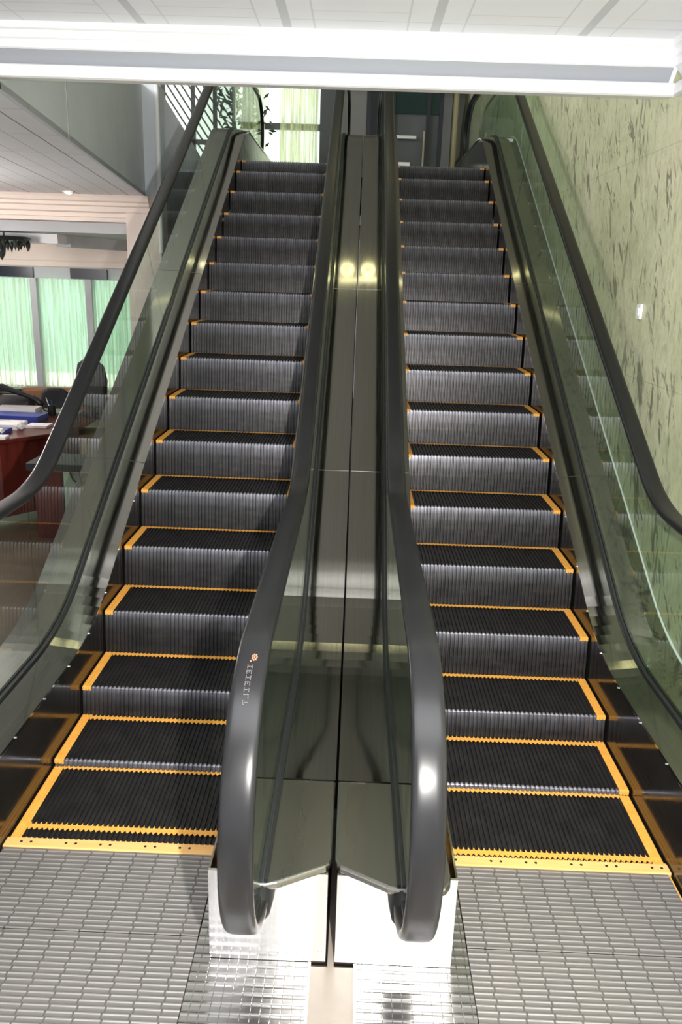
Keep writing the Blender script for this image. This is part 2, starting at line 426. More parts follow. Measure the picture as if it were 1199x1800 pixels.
# ------------------------------------------------------------------ escalators
def escalator(cx, sd, y0, gx_in, gx_out, rx_in, rx_out, end_in, end_out, label):
    """sd=+1: the shared middle is on the +x side (left machine)"""
    E = thing('escalator', (cx, .4, 0), label, 'escalator', 'pair of escalators side by side')
    st = None
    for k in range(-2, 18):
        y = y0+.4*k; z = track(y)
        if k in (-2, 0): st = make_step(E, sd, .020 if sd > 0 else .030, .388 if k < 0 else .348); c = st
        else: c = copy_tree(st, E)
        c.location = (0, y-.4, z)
    # closed pan of the truss below the steps
    xa, xb = sorted((end_in+sd*.0045, end_out+sd*.006))
    pp = [(-.07+.2*i, 0) for i in range(54)]; pp = [(y, max(-.03, track(y)-.62)) for y, z in pp if y < 10]
    sweep(pp, [(xa, 0), (xb, 0), (xb, -.02), (xa, -.02)], 'truss_pan', 'black', E)
    # comb plate
    mb = MB().box(cx-HW-.004, cx+HW+.004, .378, .430, -.02, .013)
    n = 44
    for i in range(n):
        a = cx-HW+.02+i*PITCHX; mb.prism([(a, .429), (a+.006, .441), (a+.012, .429)], .001, .011)
    cb = bevel(mb.build('comb_plate', 'comb', E), .004)
    for i in range(6):
        for d in (0, .063):
            x = cx-HW+.06+i*.155+(.02 if i % 2 else 0)+d*.6
            MB().lathe([(.0055, 0), (.0055, .0012), (.003, .0014)], (x, .405, .0128), 10).build('screw', 'black', cb)
    MB().box(cx-HW, cx+HW, y0+.4*17+.39, y0+.4*17+.6, ZTOP-.02, ZTOP+.012).build('upper_comb_plate', 'comb', E)
    for s, gx, rx, xe, hr in ((sd, gx_in, rx_in, end_in, .89), (-sd, gx_out, rx_out, end_out, .955)):
        inner = s == sd
        xs = cx+s*(HW+.008)                       # skirt face
        full = DECKF if inner or True else DECK
        lo = [(y, max(-.02, track(y)-.55)) for y, z in full]
        between(xs, xs+s*.012, lo, [(y, z-.002) for y, z in full], 'skirt_panel', 'skirt', E)
        # bead under the deck edge
        sweep(full, [(xs-s*.004, -.014), (xs+s*.01, -.014), (xs+s*.01, -.002), (xs-s*.004, -.002)], 'deck_edge_seal', 'black', E)
        P = DECKF if not inner else [(y, z) for y, z in DECKF if y > .36]
        if inner: P = [(.362, .378)]+P
        a, b = xs-s*.006, gx-s*.019
        up = .020 if not inner else 0.
        sweep(P, [(a, 0), (b, up), (b, up-.03), (a+s*.01, -.03), (a, -.012)], 'inner_deck', 'steel', E, caps=True)
        a, b = gx+s*.019, xe
        sweep(P, [(a, up), (b, up), (b, up-.03), (a, up-.03)], 'outer_deck', 'steel', E)
        if inner:                                  # rounded nose piece in front of the decks
            o = lambda x: cx+(x-cx)
            x0, x1 = xe, xs-s*.006
            pl = [(x0, .358), (x0, -.045), (x0+(-s)*.006, -.07), (x0-s*.018, -.083), (x0-s*.11, -.132), (x0-s*.165, -.161), (x0-s*.20, -.172), (x0-s*.31, -.172),
                  (x1+s*.022, -.160), (x1+s*.006, -.135), (x1, -.10), (x1, .358)]
            m = MB().prism(pl, .350, .378); cap = bevel(m.build('deck_end_cap', 'steel_cap', E), .008, 3)
            MB().box(min(x0, x1), max(x0, x1), -.0, .0005, .349, .3495)
            # front panel, rounded side panels of the newel base
            bx0, bx1 = sorted((xe-s*.010, xe-s*.390))
            nb = MB().box(bx0, bx1, -.089, -.080, .0, .350).build('newel_base', 'steel_front', E)
            for q in (bx0+.018, bx1-.018): MB().tube([(q, -.092, .045), (q, -.088, .045)], .006, 10).build('screw', 'screw', nb)
            MB().box(bx0, bx0+.006, -.080, .40, 0, .35).build('base_side_panel', 'steel', E)
            MB().box(bx1-.006, bx1, -.080, .40, 0, .35).build('base_side_panel', 'steel', E)
            ib = MB()
            ib.tube([(rx, -.235, .315), (rx, -.21, .318), (rx, -.16, .322), (rx, -.088, .322)], [.036, .052, .058, .060], 16).build('handrail_inlet', 'blackp', E, True)
        # cladding down to the floor on the far side
        c0, c1 = sorted((xe-s*.004, xe-s*.016))
        between(c0, c1, [(y, max(0., z-1.0) if y > 1.6 else 0.) for y, z in P], [(y, z-.012) for y, z in P], 'side_cladding', 'skirt' if inner else 'dgrey', E)
        # glass channel: two gaskets and a centre strip
        CH = [(y, z) for y, z in DECKF]; CH = [(-.165, .378)]+CH if inner else CH
        for q, ww, hh, mm, nm in ((-.013, .0055, .014, 'gasket', 'glass_gasket'), (.013, .0055, .014, 'gasket', 'glass_gasket')):
            sweep(CH, [(gx+q-ww, up-.02), (gx+q+ww, up-.02), (gx+q+ww, up+hh), (gx+q-ww, up+hh)], nm, mm, E)
        sweep(CH, [(gx-.0075, up-.02), (gx+.0075, up-.02), (gx+.0075, up+.006), (gx-.0075, up+.006)], 'glass_channel', 'chstrip', E)
        # handrail and its guide
        R, loop = rail_path(hi=hr)
        sweep(R, [(rx+x, h) for x, h in RAILSEC], 'handrail', 'rubber', E, True)
        G = [p for p in R[2:-1]]
        sweep(G, [(rx-.026, -.032), (rx+.026, -.032), (rx+.020, -.046), (rx-.020, -.046)], 'handrail_guide', 'black', E, True)
        # glass panels, jointed square to the slope
        top = side_path(1.190, hr, ZTOP+1.17, -.095, 9.66, .8, .8); bot = CH
        tb = [(-.095, -.095), (1.25, 1.25), (2.10, 1.80), (3.92, 3.50), (5.70, 5.28), (7.35, 7.15), (9.66, 9.66)]
        for (b0, t0), (b1, t1) in zip(tb, tb[1:]):
            N = 14; g = .0018
            lo2 = [(b0+g+(b1-b0-2*g)*i/N,)*1 for i in range(N+1)]
            lo2 = [(q[0], interp(bot, q[0])+up+.002) for q in lo2]
            hi2 = [t0+g+(t1-t0-2*g)*i/N for i in range(N+1)]; hi2 = [(q, interp(top, q)-.04) for q in hi2]
            between(gx-.005, gx+.005, lo2, hi2, 'glass_panel', 'glass', E)
        cc = [(y, z) for y, z in loop]; zc = 1.190-.44
        arc = [(-.095+(y+.095)*.90, zc+(z-zc)*.91) for y, z in loop if zc+(z-zc)*.91 > .40]
        poly = [(-.0968, .40)]+[(arc[-1][0], .40)]+arc[::-1]
        obj('glass_panel', [(gx+e, y, z) for e in (-.005, .005) for y, z in poly],
            [tuple(range(len(poly))), tuple(range(2*len(poly)-1, len(poly)-1, -1))]+[(i, (i+1) % len(poly), len(poly)+(i+1) % len(poly), len(poly)+i) for i in range(len(poly))], 'glass', E)
        zc = ZTOP+1.17-.43
        arc = [(9.662+.42*math.sin(t), zc+.39*math.cos(t)) for t in (PI*i/20 for i in range(21))]
        arc = [p for p in arc if p[1] > ZTOP+.39]; poly = [(9.662, ZTOP+.385)]+arc+[(arc[-1][0], ZTOP+.385)]
        obj('glass_panel', [(gx+e, y, z) for e in (-.005, .005) for y, z in poly],
            [tuple(range(len(poly))), tuple(range(2*len(poly)-1, len(poly)-1, -1))]+[(i, (i+1) % len(poly), len(poly)+(i+1) % len(poly), len(poly)+i) for i in range(len(poly))], 'glass', E)
        if not inner:
            for y in (.57, .87, 1.17, 1.46, 1.75, 2.02, 2.35):
                z = interp(DECKF, y)-.012
                MB().tube([(xs-s*.012, y, z), (xs-s*.003, y, z)], .0045, 8).build('screw', 'screw', E)
            x0, x1 = sorted((xs-s*.002, xe))
            MB().box(x0, x1, -.078, -.070, 0, .385).build('newel_base', 'steel_front', E)
            # deck seam lines
        for ys in ((2.62, 4.47) if inner else (2.62, 4.6)):
            zz = interp(DECKF, ys)
            a1, b1 = sorted((xs-s*.004, gx-s*.02)); a2, b2 = sorted((gx+s*.02, xe))
            dv = Vector((0, math.cos(AL), math.sin(AL)))*.0013; nv = Vector((0, -math.sin(AL), math.cos(AL)))*(.0006)
            for (a3, b3, u3) in ((a1, b1, (0, up)), (a2, b2, (up, up))):
                c3 = Vector(((a3+b3)/2, ys, zz+(u3[0]+u3[1])/2/math.cos(AL)+.0006))
                sl = (up*(1 if s > 0 else -1) if (a3, b3) == (a1, b1) else 0)
                MB().obox(c3, (((b3-a3)/2), 0, sl/2), dv, nv).build('deck_seam', 'chstrip', E)
    return E
AX = -.012
LE = escalator(-.835, 1, .913, -.229, -1.462, -.248, -1.478, AX-.005, -1.665,
    'left escalator with black ribbed steps edged in yellow, beside the office opening')
RE = escalator(.819, -1, .867, .205, 1.435, .219, 1.446, AX+.005, 1.645,
    'right escalator with black ribbed steps edged in yellow, along the green marble wall')

# worn print on the left machine's middle handrail
rail_in = [c for c in LE.children if c.name.split('.')[0] == 'handrail'][0]
mk = MB(); em = MB()
def on_rail(q):
    ry, rz, yN = .47, .44, -.095; t = q/.46; y = yN-ry*math.sin(t); z = 1.190-rz+rz*math.cos(t)
    l = math.hypot(ry*math.cos(t), rz*math.sin(t)); return (y, z, -ry*math.cos(t)/l, -rz*math.sin(t)/l)
def dab(mb, u, q, wu, wq):
    y, z, dy, dz = on_rail(q); n = Vector((0, dz, -dy)); n = n if n.z > 0 else -n
    mb.obox(Vector((-.248+u, y, z))+n*.0004, (wu, 0, 0), Vector((0, dy, dz))*wq, n*.0010)
GL = {'E': ['111', '100', '110', '100', '111'], 'I': ['111', '010', '010', '010', '111'], 'L': ['100', '100', '100', '100', '111'], '7': ['111', '001', '010', '010', '010']}
q = .165
for ch in 'IEIEIL7':
    for r_, row in enumerate(GL[ch]):
        for c_, b_ in enumerate(row):
            if b_ == '1': dab(mk, (r_-2)*.0030-.001, q+c_*.0045, .0010, .0014)
    q += .0185
for a in range(7):
    an = 2*PI*a/7; dab(em, .007+.0060*math.cos(an), .135+.010*math.sin(an), .0020, .003)
dab(em, .007, .135, .002, .003); dab(em, -.002, .150, .002, .0025)
mk.build('worn_print', 'print', rail_in); em.build('orange_emblem', 'orange', rail_in)

# ------------------------------------------------------------------ setting: floor
struct(MB().box(-9, 1.645, -4.5, 13, -.06, -.031).build('floor', 'floor_in'))
struct(MB().box(-9, -1.70, -.9, 13, -.031, -.001).build('floor_office', 'floor_in'))
struct(MB().box(-.455, .445, -3.2, -.10, -.03, -.004).add([(-.020, -.1, -.004), (.001, -.1, -.004), (.001, .7, -.004), (-.020, .7, -.004)], [(0, 1, 2, 3)]).build('floor_tile_strip', 'tile'))
struct(MB().box(-1.70, 1.645, -4.5, -.62, -.031, -.006).build('floor_lobby', 'lobby'))
for nm, x0, x1, m, lb in (('landing_plate', -1.66, -.462, 'plate', 'wide ribbed steel landing plate at the foot of the left escalator'),
                       ('landing_plate', .449, 1.64, 'plate', 'wide ribbed steel landing plate at the foot of the right escalator')):
    o = thing('landing_plate', ((x0+x1)/2, .0, 0), lb, 'floor plate', 'ribbed landing plates')
    i0, i1 = (-1.292, x1) if x0 < 0 else (x0, 1.268)
    MB().box(i0, i1, -.006, .377, .0042, .008).build('rear_plate', m, o)
    MB().box(i0, i1, -.60, -.008, -.02, .003).build('front_plate', m, o)
    j0, j1 = (x0, i0-.002) if x0 < 0 else (i1+.002, x1)
    MB().box(j0, j1, -.60, -.095, -.02, .003).build('side_plate', m, o)
for x0, x1, lb in ((-.459, -.078, 'narrow shiny ribbed steel plate in front of the left newel base'), (.070, .446, 'narrow shiny ribbed steel plate in front of the right newel base')):
    o = thing('floor_cover_plate', ((x0+x1)/2, -.3, 0), lb, 'floor plate', 'narrow plates under the newels')
    MB().box(x0, x1, -.60, -.091, -.02, .002).build('plate_panel', 'plate2', o)
    e = x1 if x0 < 0 else x0
    MB().box(e-.004, e+.004, -.60, -.091, -.02, .005).build('edge_strip', 'steel_front', o)
MB_ = MB().box(-.459, -.405, -.09, .377, -.02, .002); o = MB_.build('floor_infill', 'plate2'); struct(o)
o = MB().box(.385, .446, -.09, .377, -.02, .002).build('floor_infill', 'plate2'); struct(o)

# ------------------------------------------------------------------ setting: marble wall, beam, ceilings
struct(MB().box(1.647, 1.80, -4.5, 13, -.03, 6.3).build('wall_right', 'marble'))
sweep([(y, z+.014) for y, z in DECKF], [(1.634, 0), (1.646, 0), (1.646, .014), (1.640, .010)], 'trim_4', 'white', None)
struct(bpy.data.objects['trim_4'])
# crown-moulded edge beam: profile (y,z), front faces the camera
BY = 2.30
prof = [(BY+.10, 3.098), (BY+.010, 3.092), (BY-.004, 3.098), (BY-.008, 3.120), (BY-.004, 3.150), (BY+.006, 3.156), (BY+.040, 3.160), (BY+.044, 3.170), (BY-.006, 3.222), (BY-.014, 3.226),
        (BY-.016, 3.262), (BY-.030, 3.268), (BY-.034, 3.300), (BY-.052, 3.305), (BY-.060, 3.332), (BY-.085, 3.336), (BY-.085, 3.45), (BY+.10, 3.45)]
struct(MB().prism(prof, -8, 1.56, 'x').build('trim_1', 'beam'))
struct(MB().prism([(BY+.043, 3.1685), (BY-.0065, 3.2205), (BY-.010, 3.217), (BY+.038, 3.163)], -8, 1.535, 'x').build('trim_15', 'cove'))  # grey strip that paints the shade of the recess into the beam
# its return along the marble wall
px = [(1.56-(y-BY) if False else 1.553+(-(y-BY)) if False else 0, 0) for y, z in prof]
v = []; n = len(prof)
def rx_(y): return 1.556-(y-BY)*-1 if False else 1.556+(y-BY)
for yy in (-4.5, BY+.3):
    for (y, z) in prof:
        xx = 1.556+(y-BY) if y < BY+.08 else 1.70
        v.append((xx, yy if yy < 0 else BY+.0, z))
f = [tuple(range(n)), tuple(range(2*n-1, n-1, -1))]+[(i, (i+1) % n, n+(i+1) % n, n+i) for i in range(n)]
struct(obj('trim_2', v, f, 'beam'))
struct(MB().box(-8, 1.647, -4.5, BY+.09, 3.333, 3.42).build('ceiling', 'ceil'))
# left soffit with its slanted fascia
def fx(y): return -1.912-.1291*(y-2.38)
struct(MB().prism([(-9, BY+.1), (fx(BY+.1), BY+.1), (fx(8.2), 8.2), (-9, 8.2)], 3.052, 3.09).build('ceiling_soffit', 'soffit'))
struct(MB().prism([(fx(BY+.1), BY+.1), (fx(8.12), 8.12), (fx(8.12)-.03, 8.12), (fx(BY+.1)-.03, BY+.1)], 3.050, 4.30).build('wall_fascia', 'fascia'))
m = MB()
for y in (3.98,): m.obox((fx(y)+.002, y, 3.68), (-.1291*.012, .012, 0), (.002, 0, 0), (0, 0, .62))
struct(m.build('trim_3', 'grey'))

# ------------------------------------------------------------------ office front: column, cornice
struct(MB().box(-2.90, -2.47, 8.095, 8.5, 0, 3.05).build('wall_column', 'pink'))
struct(MB().box(-2.90, -2.47, 8.13, 8.5, 3.05, 4.30).build('wall_column_upper', 'fascia'))
struct(MB().tube([(-2.475, 8.10, 2.4), (-2.475, 8.10, 4.30)], .028, 8).build('trim_5', 'white'))
cor = [(8.05, 3.05), (8.02, 3.05), (8.0, 3.02), (8.02, 2.98), (8.05, 2.965), (8.05, 2.93), (8.08, 2.915), (8.08, 2.86), (8.12, 2.845), (8.12, 2.80), (8.10, 2.79), (8.10, 2.745), (8.40, 2.745), (8.40, 3.05)]
struct(MB().prism(cor, -9, -2.60, 'x').build('trim_6', 'pink'))
struct(MB().box(-2.47, -1.66, 8.46, 8.56, 0, 3.40).build('wall_back', 'dgrey'))
struct(MB().prism([(-2.47, 3.38), (-2.47, 4.22), (-2.10, 3.66), (-1.94, 3.38)], 8.45, 8.55, 'y').build('wall_parapet', 'grey'))
# office shell
struct(MB().box(-9, -2.6, 8.4, 11.0, 2.62, 2.85).build('ceiling_office', 'grey'))
struct(MB().box(-9, -2.6, 11.0, 11.1, 0, 2.75).build('wall_office', 'pink'))
struct(MB().box(-2.62, -2.55, 8.5, 11.1, 0, 2.65).build('wall_office_right', 'pink'))
struct(MB().box(-9.1, -9, -4.5, 13, 0, 6.3).build('wall_left', 'grey'))
struct(MB().box(-9, -2.62, 10.90, 11.0, 2.21, 2.29).build('trim_7', 'pink'))
struct(MB().box(-9, -4.10, 9.00, 9.35, 2.50, 2.62).build('trim_8', 'white'))
struct(MB().prism([(-4.25, 9.35), (-4.05, 9.35), (-3.30, 10.95), (-3.55, 10.95)], 2.47, 2.62).build('trim_9', 'grey'))
for i, (x0, x1) in enumerate(((-5.80, -5.22), (-4.62, -4.03))):
    struct(MB().box(x0, x1, 10.86, 10.9, 2.03, 2.19).build('trim_%d' % (10+i), 'navy'))
struct(MB().box(-9, -2.6, 10.9, 11.0, 2.02, 2.2).build('trim_12', 'grey'))
struct(MB().box(-7, -3.55, 10.97, 10.99, .30, 2.03).build('window_1', 'day'))
struct(MB().box(-7, -3.55, 10.955, 10.97, .30, .52).build('window_2', 'day3'))
for x in (-5.17, -4.29): struct(MB().box(x-.05, x+.05, 10.70, 10.9, .2, 2.03).build('wall_pillar', 'grey'))

def curtain(x0, x1, y, z0, z1, m, label, group, nf=9, amp=.035):
    N = nf*8; v = []
    ph = random.random()*6
    for i in range(N+1):
        u = i/N; x = x0+(x1-x0)*u
        a = amp*math.sin(2*PI*nf*u+ph)+amp*.4*math.sin(2*PI*nf*2.3*u)
        for z, k in ((z1, .6), ((z0+z1)/2, 1.), (z0, 1.25)): v.append((x, y+a*k, z))
    f = [(i*3+j, i*3+j+1, i*3+4+j, i*3+3+j) for i in range(N) for j in range(2)]
    o = obj('curtain', v, f, m, None, True); return tag(o, label, 'curtain', group)
curtain(-5.95, -5.22, 10.78, .28, 2.03, 'curtain', 'pale green sheer curtain at the left edge of the office window', 'office window curtains')
curtain(-5.12, -4.34, 10.78, .28, 2.03, 'curtain', 'pale green sheer curtain between the two grey window pillars', 'office window curtains')
curtain(-4.24, -3.66, 10.78, .28, 2.03, 'curtain', 'pale green sheer curtain seen beside and through the left handrail', 'office window curtains')

# ------------------------------------------------------------------ office furniture
D = thing('desk', (-3.5, 5.2, 0), 'dark red wooden office desk strewn with papers behind the left handrail', 'desk')
dm = MB().prism([(-4.6, 4.15), (-3.02, 4.38), (-2.72, 4.75), (-2.85, 6.1), (-4.6, 6.1)], .71, .745)
bevel(dm.build('tabletop', 'redwood', D), .008)
MB().prism([(-4.5, 4.25), (-3.05, 4.45), (-2.78, 4.80), (-2.80, 4.83), (-3.07, 4.48), (-4.5, 4.28)], .04, .71).build('front_panel', 'redwood', D)
MB().prism([(-2.79, 4.85), (-2.92, 6.05), (-2.95, 6.05), (-2.82, 4.85)], .04, .71).build('side_panel', 'redwood', D)
for x in (-4.1, -3.6, -3.2): MB().box(x, x+.012, 4.26+(x+4.5)*.14, 4.28+(x+4.5)*.14, .06, .70).build('panel_rib', 'redwood', D)
def sheet(name, x, y, z, w, h, t, rz, m, label, cat, group=None):
    c, s = math.cos(rz), math.sin(rz)
    o = MB().obox((x, y, z+t/2), (w/2*c, w/2*s, 0), (-h/2*s, h/2*c, 0), (0, 0, t/2)).build(name, m)
    return tag(o, label, cat, group)
sheet('paper_stack', -3.12, 4.47, .746, .26, .12, .02, .12, 'paper', 'white paper stack at the near corner of the red desk', 'papers')
sheet('folder', -3.25, 4.69, .746, .34, .22, .035, .0, 'bluef', 'dark blue folder lying between the paper stacks nearest the desk front', 'folder')
sheet('paper_stack', -3.34, 4.98, .746, .55, .26, .045, .03, 'paper', 'long white paper stack in front of the bright blue folder', 'papers')
sheet('paper_stack', -2.94, 5.06, .746, .2, .16, .02, 0, 'paper', 'white loose papers at the right end of the desk', 'papers')
sheet('folder', -3.32, 5.36, .746, .62, .24, .06, -.05, 'bluef', 'bright blue folder across the middle of the red desk', 'folder')
sheet('paper_stack', -3.36, 5.615, .746, .40, .20, .085, .05, 'paper', 'white paper stack behind the bright blue folder', 'papers')
sheet('document_box', -3.64, 5.15, .746, .17, .10, .30, .2, 'paper', 'upright cream document box at the left photo edge on the desk', 'box')
for i, (x, y, q) in enumerate(((-3.02, 4.83, .045), (-3.10, 4.60, .035))):
    m = MB(); m.lathe([(.001, .0), (q*.8, .005), (q, q*.6), (q*.7, q*1.1), (.004, q*1.3)], (x, y, .766), 9)
    o = m.build('crumpled_tissue', 'paper'); tag(o, ('crumpled white tissue on the long paper stack', 'smaller crumpled white tissue at the desk front edge')[i], 'tissue')
    for vv in o.data.vertices: vv.co += Vector((random.uniform(-.008, .008) for _ in range(3)))
T = thing('desk_telephone', (-3.5, 5.8, .746), 'black desk telephone with a slanted handset among the papers', 'telephone')
MB().prism([(5.80, .746), (6.04, .746), (6.04, .89), (5.98, .89), (5.80, .80)], -3.68, -3.36, 'x').build('base', 'blackp', T)
MB().tube([(-3.70, 5.90, .98), (-3.64, 5.90, .985), (-3.40, 5.92, .90), (-3.30, 5.92, .86), (-3.24, 5.90, .81)], [.03, .034, .022, .03, .034], 10).build('handset', 'blackp', T, True)
MB().tube([(-3.24, 5.90, .80), (-3.20, 5.86, .76), (-3.10, 5.80, .757), (-3.00, 5.70, .757), (-2.96, 5.5, .757)], .008, 6).build('cord', 'blackp', T)
PN = thing('pen_holder', (-3.05, 5.66, .746), 'small dark pen cup with pens behind the telephone cord', 'pen holder')
MB().lathe([(.038, 0), (.04, .1), (.034, .1), (.032, .01)], (-3.05, 5.68, .746), 14).build('cup', 'blackp', PN)
for i in range(3): MB().tube([(-3.05+.01*i, 5.68, .76), (-3.11+.05*i, 5.70, .92-.02*i)], .004, 6).build('pen', ('chrome', 'bluef', 'blackp')[i], PN)
L_ = thing('table_lamp', (-3.88, 5.62, .746), 'table lamp with a brown flared shade at the left edge of the photo', 'lamp')
MB().lathe([(.09, 0), (.09, .015), (.03, .03), (.022, .2), (.035, .28), (.012, .36), (.012, .52)], (-3.88, 5.62, .746), 18).build('lamp_base', 'blackp', L_, True)
MB().lathe([(.285, .48), (.10, .86), (.094, .86), (.279, .48)], (-3.88, 5.62, .78), 4).build('lamp_shade', 'shade', L_)
# chairs
def office_chair(x, y, rz, label, s=1.):
    c = thing('office_chair', (x, y, 0), label, 'chair')
    ca, sa = math.cos(rz), math.sin(rz)
    def P(px, py, pz): return (x+(px*ca-py*sa)*s, y+(px*sa+py*ca)*s, pz*s)
    def rot(mb): mb.v = [P(*q) for q in mb.v]; return mb
    def pad(x0, x1, y0, y1, z0, z1, tilt=0):
        return rot(MB().box(x0, x1, y0, y1, z0, z1))
    bevel(pad(-.25, .25, -.24, .24, .46, .55).build('seat', 'fabric', c), .04, 4)
    bk = rot(MB().prism([(-.21, .62), (-.25, .95), (-.20, 1.12), (-.10, 1.17), (.10, 1.17), (.20, 1.12), (.25, .95), (.21, .62)], .22, .30, 'y'))
    bevel(bk.build('backrest', 'fabric', c), .03, 3)
    rot(MB().box(-.03, .03, .24, .28, .5, .7)).build('back_bracket', 'blackp', c)
    for q in (-1, 1):
        rot(MB().tube([(q*.26, .1, .5), (q*.30, .1, .7), (q*.30, -.15, .7)], .02, 8)).build('armrest', 'blackp', c)
    rot(MB().tube([(0, 0, .08), (0, 0, .47)], .03, 10)).build('column', 'blackp', c)
    for k in range(5):
        a = 2*PI*k/5; e = (.29*math.cos(a), .29*math.sin(a))
        lg = rot(MB().tube([(0, 0, .11), (e[0], e[1], .075)], .018, 6)).build('leg', 'blackp', c)
        rot(MB().tube([(e[0], e[1]-.015, .035), (e[0], e[1]+.015, .035)], .032, 10)).build('caster', 'blackp', lg)
    return c
office_chair(-2.95, 7.25, 2.6, 'black office chair behind the glass to the right of the desk')
office_chair(-3.42, 6.75, .4, 'black office chair mostly hidden behind the left handrail, beyond the desk', .72)
# brown cabinets under the window
for i, (x0, x1, lb) in enumerate(((-6.2, -4.95, 'low brown wooden cabinet under the left curtains'), (-4.93, -3.7, 'low brown wooden cabinet under the right curtains'))):
    c = thing('low_cabinet', ((x0+x1)/2, 10.4, 0), lb, 'cabinet', 'low cabinets along the office window')
    bevel(MB().box(x0, x1, 10.2, 10.64, .0, .245).build('body', 'brown', c), .01)
    MB().box(x0-.01, x1+.01, 10.17, 10.66, .245, .27).build('top', 'blackp' if i == 0 else 'brown', c)
    for k in range(2):
        a = x0+.03+k*(x1-x0)/2; d = MB().box(a, a+(x1-x0)/2-.06, 10.185, 10.2, .03, .22).build('door', 'brown', c)
        MB().tube([(a+.1, 10.175, .13), (a+.2, 10.175, .13)], .008, 6).build('handle', 'chrome', d)
o = MB().box(-5.75, -5.25, 10.35, 10.55, .272, .31).build('flat_case', 'blackp'); tag(o, 'flat dark case on top of the left low cabinet', 'case')
sf = thing('armchair', (-3.9, 8.6, 0), 'brown leather armchair between the desk and the window cabinets', 'armchair')
bevel(MB().box(-4.75, -3.85, 8.3, 8.95, .06, .28).build('seat', 'brown', sf), .05, 4)
bevel(MB().box(-4.75, -3.85, 8.95, 9.12, .06, .55).build('backrest', 'brown', sf), .05, 4)
for x in (-4.88, -3.87): bevel(MB().box(x, x+.14, 8.3, 9.1, .06, .42).build('armrest', 'brown', sf), .04, 4)
# side table with a pale green panel and a cable
c = thing('side_table', (-2.15, 4.1, 0), 'small dark topped side table with a pale green side panel, seen through the balustrade', 'table')
MB().box(-2.62, -1.98, 3.95, 4.35, .60, .66).build('tabletop', 'blackp', c)
MB().box(-2.36, -2.04, 4.05, 4.08, .0, .60).build('side_panel', 'palegreen', c)
MB().box(-2.60, -2.38, 4.05, 4.30, .0, .60).build('drawer_unit', 'redwood', c)
cb = MB().tube([(-2.30, 4.03, .59), (-2.27, 4.02, .52), (-2.21, 4.02, .47), (-2.22, 4.02, .38), (-2.20, 4.02, .32), (-2.13, 4.02, .28)], .006, 6).build('power_cable', 'blackp')
tag(cb, 'thin black cable hanging down the pale green panel', 'cable')
# chandelier
CH = thing('chandelier', (-4.9, 8.85, 2.5), 'dark crystal chandelier hanging under the white office beam', 'chandelier')
CX, CY, CZ = -4.72, 8.75, 2.62
MB().tube([(CX, CY, 2.62), (CX, CY, 2.45)], .012, 8).build('stem', 'iron', CH)
MB().lathe([(.02, 0), (.30, .01), (.34, .045), (.30, .06), (.02, .07)], (CX, CY, 2.50), 20).build('frame', 'iron', CH)
random.seed(3)
for i in range(26):
    a = 2*PI*i/26; rr = .30 if i % 2 else .20; q = random.uniform(.10, .17)
    MB().lathe([(.002, -q), (.022, -q*.6), (.028, -q*.3), (.008, 0)], (CX+rr*math.cos(a), CY+rr*math.sin(a), 2.52), 6).build('crystal', 'crystal', CH)
MB().lathe([(.004, -.26), (.05, -.18), (.07, -.08), (.03, 0)], (CX-.05, CY, 2.52), 10).build('crystal', 'crystal', CH)
# downlight in the soffit
d = thing('downlight', (-3.48, 7.77, 3.05), 'small lit round downlight in the grey soffit above the cornice', 'ceiling light')
MB().lathe([(.06, -.012), (.065, 0), (.05, 0), (.045, -.012)], (-3.48, 7.77, 3.05), 18).build('rim', 'white', d)
MB().lathe([(.045, -.016), (.03, -.028), (.01, -.03)], (-3.48, 7.77, 3.055), 16).build('bulb', 'warm2', d)
# wall switch on the marble
o = thing('wall_switch', (1.64, 2.6, 2.03), 'small white plate fixed on the green marble wall right of the right escalator', 'switch')
bevel(MB().box(1.630, 1.647, 2.575, 2.645, 1.985, 2.072).build('plate', 'switch', o), .006, 3)
MB().box(1.624, 1.632, 2.592, 2.628, 2.005, 2.05).build('button', 'switch', o)

# ------------------------------------------------------------------ upper hall
struct(MB().box(-9, 1.647, 10.05, 13, ZTOP-.3, ZTOP).add([(-1.66, 8.2, ZTOP), (1.647, 8.2, ZTOP), (1.647, 10.05, ZTOP), (-1.66, 10.05, ZTOP)], [(0, 1, 2, 3)]).build('floor_upper', 'olive'))
struct(MB().box(-9, 1.8, 12.3, 12.4, ZTOP, 6.3).build('wall_far', 'hall'))
struct(MB().box(-9, 1.8, 2.37, 12.4, 6.2, 6.3).build('ceiling_upper', 'hall'))
struct(MB().box(-9, 1.647, 2.37, 2.40, 3.44, 6.3).build('wall_above_beam', 'white'))
# far windows and curtains
struct(MB().box(-1.86, -.74, 12.26, 12.30, 3.4, 5.4).build('window_3', 'day2'))
struct(MB().box(-1.9, -.72, 12.2, 12.25, 4.52, 4.62).build('trim_13', 'dgrey'))
struct(MB().box(-.74, -.46, 12.0, 12.3, ZTOP, 6.2).build('wall_pier', 'dgrey'))
curtain(-1.40, -.76, 12.1, 3.42, 5.4, 'curtain2', 'yellow green sheer curtain on the upper landing, left of the grey pier', 'upper landing curtains', 6)
curtain(-1.84, -1.66, 12.1, 3.42, 5.4, 'curtain2', 'narrow bunched cream curtain beside the dark screen', 'upper landing curtains', 2)
struct(MB().box(-3.4, -1.95, 12.26, 12.30, 3.4, 5.4).build('window_4', 'day2'))
struct(MB().box(-2.02, -1.88, 12.1, 12.3, ZTOP, 5.6).build('trim_14', 'olive'))
